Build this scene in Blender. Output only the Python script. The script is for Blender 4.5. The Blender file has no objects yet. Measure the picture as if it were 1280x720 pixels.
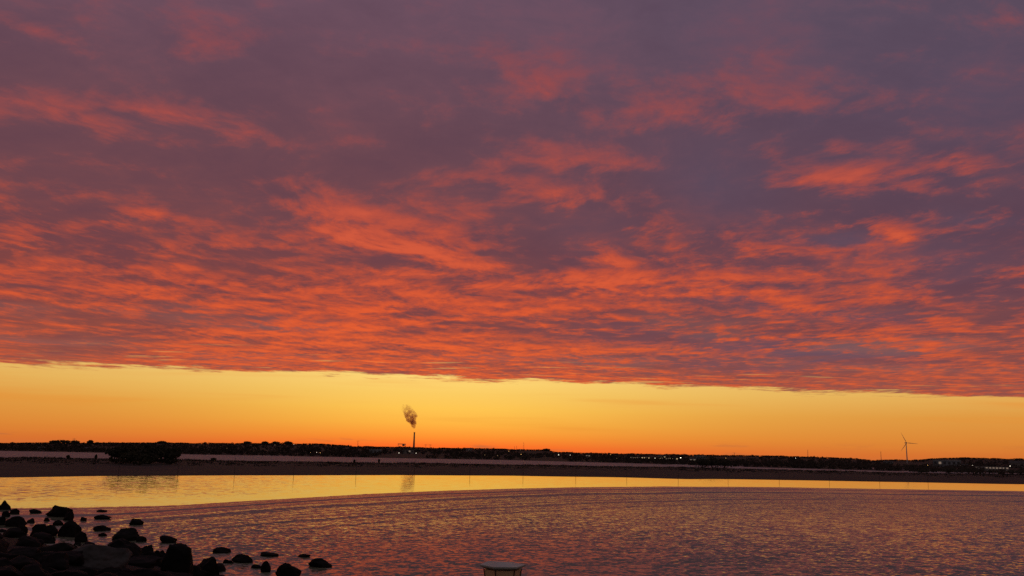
import bpy, bmesh, math, random
import numpy as np
from mathutils import Vector, Matrix, noise as mnoise

S = bpy.context.scene
COL = S.collection
R = math.radians

# ------------------------------------------------------------------ camera
CAM_H = 4.0
FPX, W0, H0 = 1100.0, 1280.0, 720.0          # focal length in pixels of the 1280x720 photograph
PITCH, ROLL = R(10.78), R(1.2)
Fv = Vector((0, math.cos(PITCH), math.sin(PITCH)))
_r0 = Vector((1, 0, 0)); _u0 = _r0.cross(Fv)
Rv = _r0 * math.cos(ROLL) + _u0 * math.sin(ROLL)
Uv = -_r0 * math.sin(ROLL) + _u0 * math.cos(ROLL)
cam_d = bpy.data.cameras.new('camera'); cam = bpy.data.objects.new('camera', cam_d)
COL.objects.link(cam)
m = Matrix.Identity(4)
for i in range(3):
    m[i][0], m[i][1], m[i][2] = Rv[i], Uv[i], -Fv[i]
m.translation = Vector((0, 0, CAM_H))
cam.matrix_world = m
cam_d.sensor_width = 36.0
cam_d.lens = 36.0 * FPX / W0
cam_d.clip_start = 0.1; cam_d.clip_end = 60000
S.camera = cam

# ------------------------------------------------------------------ view
S.view_settings.view_transform = 'Standard'
S.view_settings.look = 'None'
S.view_settings.exposure = 0.0
S.view_settings.gamma = 1.0
S.view_settings.use_curve_mapping = False
S.cycles.use_denoising = False
S.cycles.max_bounces = 6
S.cycles.volume_bounces = 3
S.cycles.sample_clamp_indirect = 6.0

# ------------------------------------------------------------------ node expression helper
def lin(c):
    return tuple((x/255/12.92 if x/255 <= .04045 else ((x/255+.055)/1.055)**2.4) for x in c) + (1.0,)

class X:
    """A scalar socket with arithmetic."""
    def __init__(s, t, k): s.t, s.k = t, k
    def _op(s, op, *a, clamp=False):
        n = s.t.nodes.new('ShaderNodeMath'); n.operation = op; n.use_clamp = clamp
        for i, v in enumerate((s,) + a):
            if isinstance(v, X): s.t.links.new(v.k, n.inputs[i])
            else: n.inputs[i].default_value = v
        return X(s.t, n.outputs[0])
    def __add__(s, o): return s._op('ADD', o)
    def __radd__(s, o): return s._op('ADD', o)
    def __sub__(s, o): return s._op('SUBTRACT', o)
    def __rsub__(s, o): return s._op('MULTIPLY', -1.0)._op('ADD', o)
    def __mul__(s, o): return s._op('MULTIPLY', o)
    def __rmul__(s, o): return s._op('MULTIPLY', o)
    def __truediv__(s, o): return s._op('DIVIDE', o)
    def pow(s, o): return s._op('POWER', o)
    def max(s, o): return s._op('MAXIMUM', o)
    def min(s, o): return s._op('MINIMUM', o)
    def exp(s): return s._op('EXPONENT')
    def sin(s): return s._op('SINE')
    def asin(s): return s._op('ARCSINE')
    def abs(s): return s._op('ABSOLUTE')
    def clamp(s): return s._op('ADD', 0.0, clamp=True)
    def smooth(s, a, b):
        n = s.t.nodes.new('ShaderNodeMapRange'); n.interpolation_type = 'SMOOTHSTEP'
        s.t.links.new(s.k, n.inputs['Value'])
        n.inputs['From Min'].default_value = a; n.inputs['From Max'].default_value = b
        return X(s.t, n.outputs[0])

def comb(t, x, y, z=0.0):
    n = t.nodes.new('ShaderNodeCombineXYZ')
    for i, v in enumerate((x, y, z)):
        if isinstance(v, X): t.links.new(v.k, n.inputs[i])
        else: n.inputs[i].default_value = v
    return n.outputs[0]

def sep(t, k):
    n = t.nodes.new('ShaderNodeSeparateXYZ'); t.links.new(k, n.inputs[0])
    return [X(t, o) for o in n.outputs]

def fbm(t, vec, scale=1.0, detail=4.0, rough=.5, dist=0.0, lac=2.0, dims='3D', color=False):
    n = t.nodes.new('ShaderNodeTexNoise'); n.noise_dimensions = dims
    t.links.new(vec, n.inputs['Vector'])
    n.inputs['Scale'].default_value = scale; n.inputs['Detail'].default_value = detail
    n.inputs['Roughness'].default_value = rough; n.inputs['Distortion'].default_value = dist
    n.inputs['Lacunarity'].default_value = lac
    return n.outputs['Color'] if color else X(t, n.outputs[0])

def ramp(t, x, stops, interp='LINEAR'):
    """stops: (position 0..1, sRGB 0..255)"""
    n = t.nodes.new('ShaderNodeValToRGB'); n.color_ramp.interpolation = interp
    t.links.new(x.k, n.inputs[0])
    e = n.color_ramp.elements
    while len(e) < len(stops): e.new(0.5)
    for el, (p, c) in zip(e, stops):
        el.position = p; el.color = lin(c)
    return n.outputs[0]

def mixc(t, f, a, b, mode='MIX'):
    n = t.nodes.new('ShaderNodeMix'); n.data_type = 'RGBA'; n.blend_type = mode
    if isinstance(f, X): t.links.new(f.k, n.inputs[0])
    else: n.inputs[0].default_value = f
    for i, v in ((6, a), (7, b)):
        if isinstance(v, tuple): n.inputs[i].default_value = v
        else: t.links.new(v, n.inputs[i])
    return n.outputs[2]

# ------------------------------------------------------------------ pixel helpers (placing things where the photograph shows them)
def pdir(px, py):
    return (Fv * FPX + Rv * (px - W0/2) + Uv * (H0/2 - py)).normalized()
def gpt(px, py, z=0.0):
    d = pdir(px, py); k = (z - CAM_H) / d.z
    return Vector((0, 0, CAM_H)) + d * k
def at(px, py, Y):
    d = pdir(px, py)
    return Vector((0, 0, CAM_H)) + d * (Y / d.y)

# ------------------------------------------------------------------ world: sunset sky under a cloud deck
SUN_AZ = math.atan2(pdir(556, 560).x, pdir(556, 560).y)   # east of +Y
SUN_EL = R(-0.3)
world = bpy.data.worlds.new('World'); S.world = world; world.use_nodes = True
wt = world.node_tree; wt.nodes.clear()
w_out = wt.nodes.new('ShaderNodeOutputWorld')
bg = wt.nodes.new('ShaderNodeBackground'); bg.inputs['Strength'].default_value = 1.0
wt.links.new(bg.outputs[0], w_out.inputs[0])
tc = wt.nodes.new('ShaderNodeTexCoord')
dirv = tc.outputs['Generated']
dx, dy, dz = sep(wt, dirv)
el = dz.max(-0.3).asin() * (180 / math.pi)                 # elevation, degrees
hy = (dy.max(0.05))
gu, gw = dx / hy, dz / hy                                   # gnomonic about +Y
front = dy.smooth(0.02, 0.3)

# clear band low over the horizon
az = (gu - math.tan(SUN_AZ))
glow = (az * az * -20.0).exp()                               # towards the set sun
glow_w = (az * az * -8.0).exp()
e01 = (el * (1 / 8.0)).clamp()
side = ramp(wt, e01, [(0.0, (206, 108, 52)), (0.056, (212, 114, 48)), (0.160, (219, 134, 54)), (0.336, (222, 152, 66)), (0.496, (228, 176, 90)), (0.640, (230, 186, 104)), (1.0, (232, 190, 114))])
core = ramp(wt, e01, [(0.0, (255, 98, 40)), (0.064, (255, 112, 40)), (0.136, (255, 148, 50)), (0.240, (255, 180, 66)), (0.360, (255, 198, 82)), (0.480, (252, 204, 98)), (0.624, (255, 216, 120)), (1.0, (255, 222, 132))])
clear = mixc(wt, glow_w * 0.45 + glow * 0.55, side, core)
streak = fbm(wt, comb(wt, gu * 2.2, gw * 46.0), 1.0, 3.0, .55)
clear = mixc(wt, (streak.smooth(.5, .75)) * el.smooth(.3, 1.4) * (1.0 - el.smooth(4.0, 6.5)) * 0.45, clear, lin((232, 138, 50)))
wisp = fbm(wt, comb(wt, gu * 14.0, gw * 120.0, 3.3), 1.0, 4.0, .6)
wispm = wisp.smooth(.60, .72) * (1.0 - el.smooth(.5, 1.3)) * el.smooth(0.1, .5)
clear = mixc(wt, wispm * 0.55, clear, lin((178, 104, 62)))

# cloud deck seen from below: coordinates on a flat layer one unit overhead
inv = 1.0 / dz.max(0.03) if False else (dz.max(0.035)).pow(-1.0)
pxs, pys = dx * inv, dy * inv
wv = fbm(wt, comb(wt, pxs * .9, pys * .9, 7.7), 1.0, 3.0, .5, color=True)
wr, wg, wb = sep(wt, wv)
qx = pxs + (wr - .5) * .55
qy = pys + (wg - .5) * .55
def deck_h(oy, ox=0.0):
    return fbm(wt, comb(wt, (qx + ox) * 1.9, (qy + oy) * 1.15, 1.3), 1.35, 8.0, .62)
h0 = deck_h(0.0)
h1 = deck_h(0.16, -0.02)
slope = (h0 - h1)
lowf = fbm(wt, comb(wt, pxs * .55, pys * .55, 21.0), 1.0, 3.0, .5)
lowg = fbm(wt, comb(wt, pxs * .5 + 4.0, pys * .5, 33.0), 1.0, 2.0, .5)
# broad lit and dull regions of this evening's deck, in world directions
GU = gu + (wr - .5) * .055 + (h0 - .5) * .07
GW = gw + (wg - .5) * .030 + (h0 - .5) * .06
GV = comb(wt, GU, GW, 0.0)
def blob(px0, py0, px1, py1, wid, amp):
    a, b = pdir(px0, py0), pdir(px1, py1)
    ua, va, ub, vb = a.x/a.y, a.z/a.y, b.x/b.y, b.z/b.y
    mp = wt.nodes.new('ShaderNodeMapping'); mp.vector_type = 'TEXTURE'
    wt.links.new(GV, mp.inputs[0])
    L = math.hypot(ub-ua, vb-va)/2
    mp.inputs['Location'].default_value = ((ua+ub)/2, (va+vb)/2, 0)
    mp.inputs['Rotation'].default_value = (0, 0, math.atan2(vb-va, ub-ua))
    mp.inputs['Scale'].default_value = (L*1.75, wid/FPX*2.1, 1)
    g = wt.nodes.new('ShaderNodeTexGradient'); g.gradient_type = 'SPHERICAL'
    wt.links.new(mp.outputs[0], g.inputs[0])
    return X(wt, g.outputs['Fac']) * amp
BLOBS = [
 (350, 256, 560, 312, 17, 1.0), (470, 300, 590, 330, 18, .7), (545, 212, 620, 218, 11, .75), (620, 232, 745, 250, 13, .95),
 (760, 275, 815, 285, 9, .55), (985, 228, 1150, 214, 13, .95), (1165, 196, 1232, 196, 11, .95), (1055, 272, 1180, 292, 9, .9),
 (60, 128, 130, 152, 10, .5), (90, 120, 330, 160, 15, .62), (190, 45, 310, 62, 20, .62), (-20, 28, 125, 58, 20, .5),
 (620, 60, 720, 130, 18, .6), (760, 140, 950, 128, 26, .45), (130, 270, 220, 270, 8, .85), (-10, 295, 60, 295, 10, .6),
 (745, 305, 800, 335, 11, .85), (650, 350, 960, 352, 9, .9), (1035, 178, 1070, 182, 8, .6), (900, 290, 1000, 320, 10, .55),
 (250, 430, 720, 330, 60, .38), (1130, 258, 1190, 265, 7, .6), (620, 185, 815, 200, 12, .55), (1240, 262, 1290, 262, 7, .4),
 (300, 372, 900, 420, 50, .30), (850, 365, 1200, 400, 26, .35), (120, 350, 330, 330, 40, .25), (330, 215, 470, 250, 20, .25),
 (640, 285, 760, 300, 26, -.75), (820, 200, 960, 250, 40, -.7), (250, 322, 330, 328, 12, -.7), (520, 335, 680, 345, 12, -.5),
 (0, 200, 300, 240, 45, -.4), (340, 130, 560, 180, 45, -.35), (1080, 320, 1280, 340, 24, -.35), (1180, 60, 1280, 140, 60, -.4),
 (700, 20, 1100, 60, 50, -.35), (1180, 270, 1280, 285, 12, -.4), (1000, 300, 1100, 305, 8, -.6), (40, 385, 240, 400, 16, -.35),
 (0, 420, 200, 425, 10, -.35), (560, 405, 860, 424, 9, -.8), (900, 436, 1130, 446, 9, -.9), (780, 448, 1000, 462, 7, -.5), (30, 436, 120, 440, 10, -.5), (420, 412, 560, 418, 6, -.5), (20, 90, 180, 110, 16, -.3),
 (860, 372, 960, 385, 9, -.4), (1000, 395, 1160, 405, 9, -.4),
]
bl = dull = None
for b in BLOBS:
    v = blob(*b[:5], abs(b[5]))
    if b[5] > 0: bl = v if bl is None else bl + v
    else: dull = v if dull is None else dull + v
near_h = 1.0 - el.smooth(5.0, 21.0)                          # 1 low, 0 high
low_far = 1.0 - el.smooth(5.5, 11.0)
puff = fbm(wt, comb(wt, gu * 8.0 + (wr - .5) * 3.0, gw * 19.0 + (wg - .5) * 3.0, 41.0), 1.0, 7.0, .63)
puff2 = fbm(wt, comb(wt, gu * 22.0 + (h0 - .5) * 4.0, gw * 62.0 + (h0 - .5) * 4.0, 57.0), 1.0, 6.0, .62)
lit_raw = slope * (1.9 + near_h * 1.0 + lowg * near_h * 1.6) + (lowf - .5) * .7 + bl * (.05 + h0 * .75 + puff * .6) * .95 + (h0 - .5) * .5 + (puff - .5) * 1.25 + (puff2 - .5) * (.50 + near_h * .45 + low_far * .2) + near_h * .26 + glow_w * low_far * .24 - .09
dull = (dull * (.5 + h0) * 1.25).min(1.0)
lit_raw = lit_raw - dull * .55
lit = lit_raw.smooth(-.16, .86)
hot = lit_raw.smooth(.46, 1.25)
c01 = (el * (1 / 32.0)).clamp()
shade_l = ramp(wt, c01, [(0.0, (168, 90, 68)), (.15, (160, 84, 66)), (.22, (146, 76, 64)), (.32, (128, 68, 66)), (.45, (116, 71, 76)), (.65, (110, 74, 84)), (.85, (110, 80, 95)), (1.0, (106, 82, 100))])
shade_r = ramp(wt, c01, [(0.0, (162, 88, 72)), (.15, (152, 82, 70)), (.22, (134, 76, 72)), (.32, (112, 70, 78)), (.45, (98, 70, 84)), (.65, (92, 74, 92)), (.85, (92, 78, 96)), (1.0, (92, 78, 98))])
shade = mixc(wt, gu.smooth(-.25, .55), shade_l, shade_r)
lit_c_early = ramp(wt, c01, [(0.0, (172, 84, 62)), (.3, (150, 74, 64)), (.6, (130, 74, 80)), (1.0, (118, 80, 98))])
grey = lowg.smooth(.45, .7) * el.smooth(4.0, 6.0) * (1.0 - el.smooth(7.5, 11.0))
mott = ((puff * .6 + h0 * .7 + lowg * .5) - .9)
shade = mixc(wt, mott.smooth(-.25, .12), mixc(wt, .34, shade, lin((76, 58, 76))), shade)
shade = mixc(wt, mott.smooth(-.05, .28) * .7, shade, lit_c_early)
shade = mixc(wt, dull * gu.smooth(-.05, .3) * .7, shade, lin((88, 76, 96)))
shade = mixc(wt, grey * .55, shade, lin((126, 92, 92)))
lit_c = ramp(wt, c01, [(0.0, (206, 96, 62)), (.15, (203, 88, 54)), (.28, (198, 82, 54)), (.42, (188, 80, 60)), (.6, (166, 78, 72)), (.8, (146, 74, 78)), (1.0, (132, 76, 88))])
hot_s = ramp(wt, c01, [(0.0, (216, 104, 66)), (.15, (214, 94, 56)), (.28, (216, 90, 54)), (.42, (208, 90, 62)), (.6, (186, 84, 72)), (.8, (160, 80, 82)), (1.0, (140, 78, 88))])
hot_c = ramp(wt, c01, [(0.0, (246, 122, 62)), (.15, (238, 102, 50)), (.28, (226, 92, 50)), (.42, (210, 90, 62)), (.6, (186, 84, 72)), (.8, (160, 80, 82)), (1.0, (140, 78, 88))])
hot_c = mixc(wt, glow_w, hot_s, hot_c)
deck = mixc(wt, lit, shade, lit_c)
deck = mixc(wt, hot, deck, hot_c)
# fine rippling of the far, low part of the deck
rip = fbm(wt, comb(wt, pxs * 4.6 + (wb - .5) * 2.0, pys * 2.9 + (wr - .5) * 3.0, 5.0), 1.0, 5.0, .6)
fine = (rip - .5 + (lowf - .5) * .3) * near_h
deck = mixc(wt, fine.smooth(.0, .24) * el.smooth(4.0, 5.2) * (1.0 - el.smooth(10.0, 15.0)) * .7 * (1.0 - dull), deck, hot_c)
deck = mixc(wt, (fine * -1.0).smooth(.0, .22) * (1.0 - el.smooth(10.0, 15.0)) * .45, deck, shade)
# the deck's far edge: a straight line on the layer with ragged wisps
pa, pb = pdir(-60, 450), pdir(1280, 497)
A0 = (pa.x/pa.z, pa.y/pa.z); B0 = (pb.x/pb.z, pb.y/pb.z)
ex, ey = B0[0]-A0[0], B0[1]-A0[1]; eL = math.hypot(ex, ey)
edge_d = (pys - A0[1]) * (ex/eL) - (pxs - A0[0]) * (ey/eL)   # >0 beyond the edge
edge_n = fbm(wt, comb(wt, pxs * .8, pys * 1.0, 11.0), 1.0, 6.0, .65)
edge_v = edge_d + (edge_n - .5) * 4.0 + (fbm(wt, comb(wt, pxs * 4.0, pys * 2.2, 19.0), 1.0, 4.0, .65) - .5) * 1.7 + (1.0 - el.smooth(1.8, 3.0)) * 30.0
cover = 1.0 - edge_v.smooth(-.35, .5)
holes = fbm(wt, comb(wt, pxs * .9, pys * 3.2, 15.0), 1.0, 4.0, .55).smooth(.60, .70) * edge_d.smooth(-3.6, -.4)
cover = cover * (1.0 - holes * .42)
sky = mixc(wt, cover, clear, deck)
# behind the camera and overhead: dull violet grey dusk with the physical sky's own light over it
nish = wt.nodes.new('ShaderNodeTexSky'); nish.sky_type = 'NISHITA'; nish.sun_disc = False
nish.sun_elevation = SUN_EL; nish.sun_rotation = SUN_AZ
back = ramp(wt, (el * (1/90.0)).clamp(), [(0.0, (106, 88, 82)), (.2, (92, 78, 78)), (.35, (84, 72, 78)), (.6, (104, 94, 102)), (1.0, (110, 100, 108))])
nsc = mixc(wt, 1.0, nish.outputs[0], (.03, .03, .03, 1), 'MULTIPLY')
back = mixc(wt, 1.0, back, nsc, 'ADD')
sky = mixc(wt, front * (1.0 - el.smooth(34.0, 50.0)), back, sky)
sky = mixc(wt, el.smooth(-1.5, -.2), lin((40, 28, 24)), sky)
wt.links.new(sky, bg.inputs['Color'])
world.cycles.sampling_method = 'MANUAL'
world.cycles.sample_map_resolution = 512

# ------------------------------------------------------------------ sun, already down behind the far woods
sun_d = bpy.data.lights.new('sun', 'SUN'); sun = bpy.data.objects.new('sun', sun_d); COL.objects.link(sun)
sun_d.energy = 0.4; sun_d.angle = R(0.5); sun_d.color = (1.0, .55, .25)
sdir = Vector((math.sin(SUN_AZ)*math.cos(SUN_EL), math.cos(SUN_AZ)*math.cos(SUN_EL), math.sin(SUN_EL)))
sun.rotation_euler = (-sdir).to_track_quat('-Z', 'Y').to_euler()

# ------------------------------------------------------------------ materials
def mat(name, build):
    m = bpy.data.materials.new(name); m.use_nodes = True
    t = m.node_tree; t.nodes.clear()
    out = t.nodes.new('ShaderNodeOutputMaterial')
    b = t.nodes.new('ShaderNodeBsdfPrincipled'); t.links.new(b.outputs[0], out.inputs[0])
    build(t, b, out)
    return m
def varied(name, c0, c1, scale, rough=.9, detail=5.0, spec=.2, bump=0.0, bscale=None):
    """two albedos (linear) mottled by noise"""
    def f(t, b, out):
        tcn = t.nodes.new('ShaderNodeTexCoord')
        n = fbm(t, tcn.outputs['Object'], scale, detail, .6)
        col = mixc(t, n.smooth(.35, .65), tuple(c0) + (1,), tuple(c1) + (1,))
        t.links.new(col, b.inputs['Base Color'])
        b.inputs['Roughness'].default_value = rough
        b.inputs['Specular IOR Level'].default_value = spec
        if bump:
            bn = t.nodes.new('ShaderNodeBump'); bn.inputs['Distance'].default_value = bump
            t.links.new(fbm(t, tcn.outputs['Object'], bscale or scale*3, 5.0, .6).k, bn.inputs['Height'])
            t.links.new(bn.outputs[0], b.inputs['Normal'])
    return mat(name, f)
def emis(name, srgb, strength):
    def f(t, b, out):
        b.inputs['Base Color'].default_value = (.3, .3, .3, 1)
        b.inputs['Emission Color'].default_value = lin(srgb)
        b.inputs['Emission Strength'].default_value = strength
    return mat(name, f)

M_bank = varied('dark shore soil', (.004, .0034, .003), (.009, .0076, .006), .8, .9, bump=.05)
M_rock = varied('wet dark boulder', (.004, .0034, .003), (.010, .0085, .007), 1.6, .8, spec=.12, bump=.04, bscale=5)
M_rock_pale = varied('dry grey boulder', (.035, .033, .030), (.06, .057, .053), 2.2, .85, spec=.2, bump=.03, bscale=6)
M_spit = varied('damp grey sand', (.024, .0195, .0155), (.041, .034, .026), .12, .85)
M_marsh = varied('marsh grass', (.018, .017, .010), (.036, .030, .018), .5, .9)
M_leaf = varied('dark foliage', (.026, .024, .014), (.055, .048, .026), .6, .8)
M_wood_far = varied('far woodland', (.030, .022, .016), (.046, .034, .024), .004, .9)
M_hill = varied('far land', (.026, .020, .015), (.040, .031, .022), .01, .95)
M_bark = varied('bark', (.03, .024, .018), (.06, .048, .036), 2.0, .9)
M_post = varied('weathered timber', (.05, .042, .035), (.09, .075, .06), 1.5, .85)
M_conc = varied('stained concrete', (.16, .14, .13), (.24, .22, .2), .08, .85)
M_steel = varied('grey painted steel', (.18, .18, .18), (.26, .26, .26), .2, .6)
M_cladding = varied('pale metal cladding', (.38, .37, .36), (.5, .49, .47), .1, .6)
M_cladding_grey = varied('blue grey cladding', (.15, .17, .19), (.24, .26, .28), .1, .6)
M_brick = varied('brick', (.16, .08, .05), (.24, .13, .08), .3, .9)
M_roof = varied('dark roofing', (.05, .045, .042), (.09, .08, .075), .3, .8)
M_lamp_w = emis('white lamp glow', (255, 240, 214), 3.2)
M_lamp_o = emis('amber lamp glow', (255, 190, 110), 2.0)
M_lamp_d = emis('dim lamp glow', (255, 205, 150), .6)
M_win = emis('lit window', (255, 214, 160), .7)
M_win_d = emis('dim window', (235, 200, 170), .2)

# ------------------------------------------------------------------ mesh helpers
def link(name, verts, faces, material, parent=None, smooth=False):
    me = bpy.data.meshes.new(name); me.from_pydata([tuple(v) for v in verts], [], [tuple(f) for f in faces]); me.update()
    o = bpy.data.objects.new(name, me); COL.objects.link(o)
    if material: me.materials.append(material)
    if smooth: me.polygons.foreach_set('use_smooth', [True]*len(me.polygons))
    if parent: o.parent = parent
    return o
def tag(o, label, cat, group=None):
    o['label'] = label; o['category'] = cat
    if group: o['group'] = group
    return o
def empty(name, loc, label, cat, group=None, rz=0.0):
    o = bpy.data.objects.new(name, None); COL.objects.link(o)
    o.location = loc; o.rotation_euler = (0, 0, rz); o.empty_display_size = .2
    return tag(o, label, cat, group)
def structure(o): o['kind'] = 'structure'; return o
def stuff(o): o['kind'] = 'stuff'; return o

class MB:
    def __init__(s): s.v, s.f = [], []
    def add(s, v, f):
        k = len(s.v); s.v += [tuple(q) for q in v]; s.f += [tuple(i + k for i in q) for q in f]
    def box(s, x0, x1, y0, y1, z0, z1):
        s.add([(x0,y0,z0),(x1,y0,z0),(x1,y1,z0),(x0,y1,z0),(x0,y0,z1),(x1,y0,z1),(x1,y1,z1),(x0,y1,z1)],
              [(0,3,2,1),(4,5,6,7),(0,1,5,4),(1,2,6,5),(2,3,7,6),(3,0,4,7)])
    def tube(s, a, b, r0, r1, n=8, caps=True):
        a, b = Vector(a), Vector(b); d = (b - a).normalized()
        u = d.orthogonal().normalized(); w = d.cross(u)
        v = [a + (u*math.cos(2*math.pi*i/n) + w*math.sin(2*math.pi*i/n))*r0 for i in range(n)]
        v += [b + (u*math.cos(2*math.pi*i/n) + w*math.sin(2*math.pi*i/n))*r1 for i in range(n)]
        f = [(i, (i+1) % n, n+(i+1) % n, n+i) for i in range(n)]
        if caps: f += [tuple(range(n-1, -1, -1)), tuple(range(n, 2*n))]
        s.add(v, f)
    def lathe(s, prof, n=8, rot=0.0):
        v, f = [], []
        for r, z in prof:
            v += [(r*math.cos(rot+2*math.pi*i/n), r*math.sin(rot+2*math.pi*i/n), z) for i in range(n)]
        for k in range(len(prof)-1):
            f += [(k*n+i, k*n+(i+1) % n, (k+1)*n+(i+1) % n, (k+1)*n+i) for i in range(n)]
        f += [tuple(range(n-1, -1, -1)), tuple((len(prof)-1)*n+i for i in range(n))]
        s.add(v, f)
    def build(s, name, material, parent=None, smooth=False): return link(name, s.v, s.f, material, parent, smooth)

def interp(x, pts):
    return float(np.interp(x, [p[0] for p in pts], [p[1] for p in pts]))

def col_of(az_):            # photograph column of a bearing, measured along the horizon line
    d = Vector((math.sin(az_), math.cos(az_), 0)); k = FPX / d.dot(Fv)
    return W0/2 + d.dot(Rv) * k
def hor_y(px):              # photograph row of the horizon at a column
    lo, hi = 300.0, 800.0
    for _ in range(40):
        mid = (lo+hi)/2
        if pdir(px, mid).z > 0: lo = mid
        else: hi = mid
    return (lo+hi)/2
HY0, HY1 = hor_y(0), hor_y(1280)
def HY(px): return HY0 + (HY1-HY0)*px/1280

# ------------------------------------------------------------------ water
EDGE = [(-300, 640), (0, 635), (100, 634), (200, 632), (240, 630.3), (300, 626.5), (380, 622), (460, 617.2), (560, 613), (640, 610.6), (720, 608.8), (830, 608), (960, 608.6), (1100, 611), (1280, 613.8), (1500, 620)]
ep = [gpt(px, py) for px, py in EDGE]
ex_, ey_ = np.array([p.x for p in ep]), np.array([p.y for p in ep])
FAR = [(-300, 562), (0, 563.6), (130, 566), (300, 569.2), (460, 572), (640, 575.2), (800, 579.5), (870, 582.0), (950, 584.2), (1100, 588.4), (1180, 591), (1400, 597)]
az = np.concatenate([np.linspace(-85, -36, 30)[:-1], np.linspace(-36, 36, 420), np.linspace(36, 85, 30)[1:]]) * math.pi/180
dist = np.concatenate([np.geomspace(11, 40, 60)[:-1], np.geomspace(40, 220, 150)[:-1], np.geomspace(220, 9000, 60)])
AZ, DI = np.meshgrid(az, dist)
WX, WY = DI*np.sin(AZ), DI*np.cos(AZ)
nrow, ncol = AZ.shape
WV = np.stack([WX.ravel(), WY.ravel(), np.zeros(WX.size)], 1)
ii = np.arange((nrow-1)*ncol).reshape(nrow-1, ncol)[:, :-1].ravel()
WF = np.stack([ii, ii+1, ii+ncol+1, ii+ncol], 1)
water = structure(link('water', WV.tolist(), WF.tolist(), None, None, True))
off = (np.interp(WX.ravel(), ex_, ey_) - WY.ravel())          # metres on the near side of the sand bar's line
at_ = water.data.attributes.new('offshore', 'FLOAT', 'POINT'); at_.data.foreach_set('value', off.astype(np.float32))

def water_mat(t, b, out):
    geo = t.nodes.new('ShaderNodeNewGeometry'); pos = geo.outputs['Position']
    a = t.nodes.new('ShaderNodeAttribute'); a.attribute_name = 'offshore'
    v = X(t, a.outputs['Fac']); x, y, z = sep(t, pos)
    big = fbm(t, comb(t, x*.05, y*.028), 1.0, 3.0, .55)
    big2 = fbm(t, comb(t, x*.16, y*.08, 4.0), 1.0, 3.0, .55)
    vv = v + (big2 - .5) * 1.6
    rough_sea = vv.smooth(-.3, 1.5)                 # 0 in the lagoon, 1 in the open water
    lagoon_near = 1.0 - v.smooth(-26.0, -5.0)
    inlet = y.smooth(235.0, 300.0)
    # wavelets: slopes taken straight from noise channels
    c1 = sep(t, fbm(t, comb(t, x*4.6, y*5.4), 1.0, 3.0, .6, color=True))
    c2 = sep(t, fbm(t, comb(t, x*1.3, y*1.7, 9.0), 1.0, 3.0, .6, color=True))
    c3 = sep(t, fbm(t, comb(t, x*.8, y*1.5, 17.0), 1.0, 3.0, .7, color=True))
    # low swells running in parallel to the bar: narrow crests, broad slick troughs
    ph = vv + (big - .5) * 7.0
    def crest(k, o, p): return (((ph * k + o).sin() * .5 + .5).max(0.001)).pow(p)
    sw = crest(.50, 3.0, 14.0) * .9 + crest(.33, 1.0, 22.0) * .8 + crest(.83, .4, 16.0) * .8 + crest(1.3, 2.0, 8.0) * .45
    swb = crest(.41, .3, 10.0)
    swamp = v.smooth(1.0, 4.0) * (1.0 - v.smooth(26.0, 60.0))
    calmband = v.smooth(.0, 1.0) * (1.0 - v.smooth(10.0, 26.0))
    patch = (big - .5) * .8 + (big2 - .5) * .6
    amp = rough_sea * (.44 + patch * .5 + (1.0 - y.smooth(28.0, 60.0)) * .34) * (1.0 - calmband * .62) + (1.0 - rough_sea) * (.006 + inlet * .45) + 0.004
    amp = amp.max(.004)
    sx = (c1[0] - .5) * amp * .8 + (c2[0] - .5) * amp * .3
    sy = (c1[1] - .5) * amp * 1.6 + (c2[1] - .5) * amp * .8
    lag = (1.0 - rough_sea) * (1.0 - inlet) * lagoon_near * x.smooth(-10.0, -45.0)
    sy = sy + (c3[1] - .5) * (lag * .22 + (1.0 - rough_sea) * (1.0 - inlet) * .05) - (1.0 - rough_sea) * (1.0 - inlet) * .006 - lag * .006
    sx = sx + (c3[0] - .5) * lag * .06
    sy = sy - sw * swamp * .10 + swb * swamp * .045 - rough_sea * (.066 + (1.0 - y.smooth(28.0, 60.0)) * .020 + (big - .5) * .10 - calmband * .004) - inlet * (1.0 - rough_sea) * .19
    # clipped so that no facet turns away from a low view across the water
    sy = sy.min(.004 - rough_sea * .009)
    n = t.nodes.new('ShaderNodeVectorMath'); n.operation = 'NORMALIZE'
    t.links.new(comb(t, sx, sy, 1.0), n.inputs[0])
    t.links.new(n.outputs[0], b.inputs['Normal'])
    b.inputs['Base Color'].default_value = (.17, .17, .115, 1)
    b.inputs['IOR'].default_value = 1.335
    b.inputs['Specular Tint'].default_value = (.90, 1.0, .78, 1)
    rg = rough_sea * (.04 + y.smooth(32.0, 90.0) * .12) + .02 + inlet * (1.0 - rough_sea) * .22
    t.links.new(rg.k, b.inputs['Roughness'])
water.data.materials.append(mat('sea water', water_mat))

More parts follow.
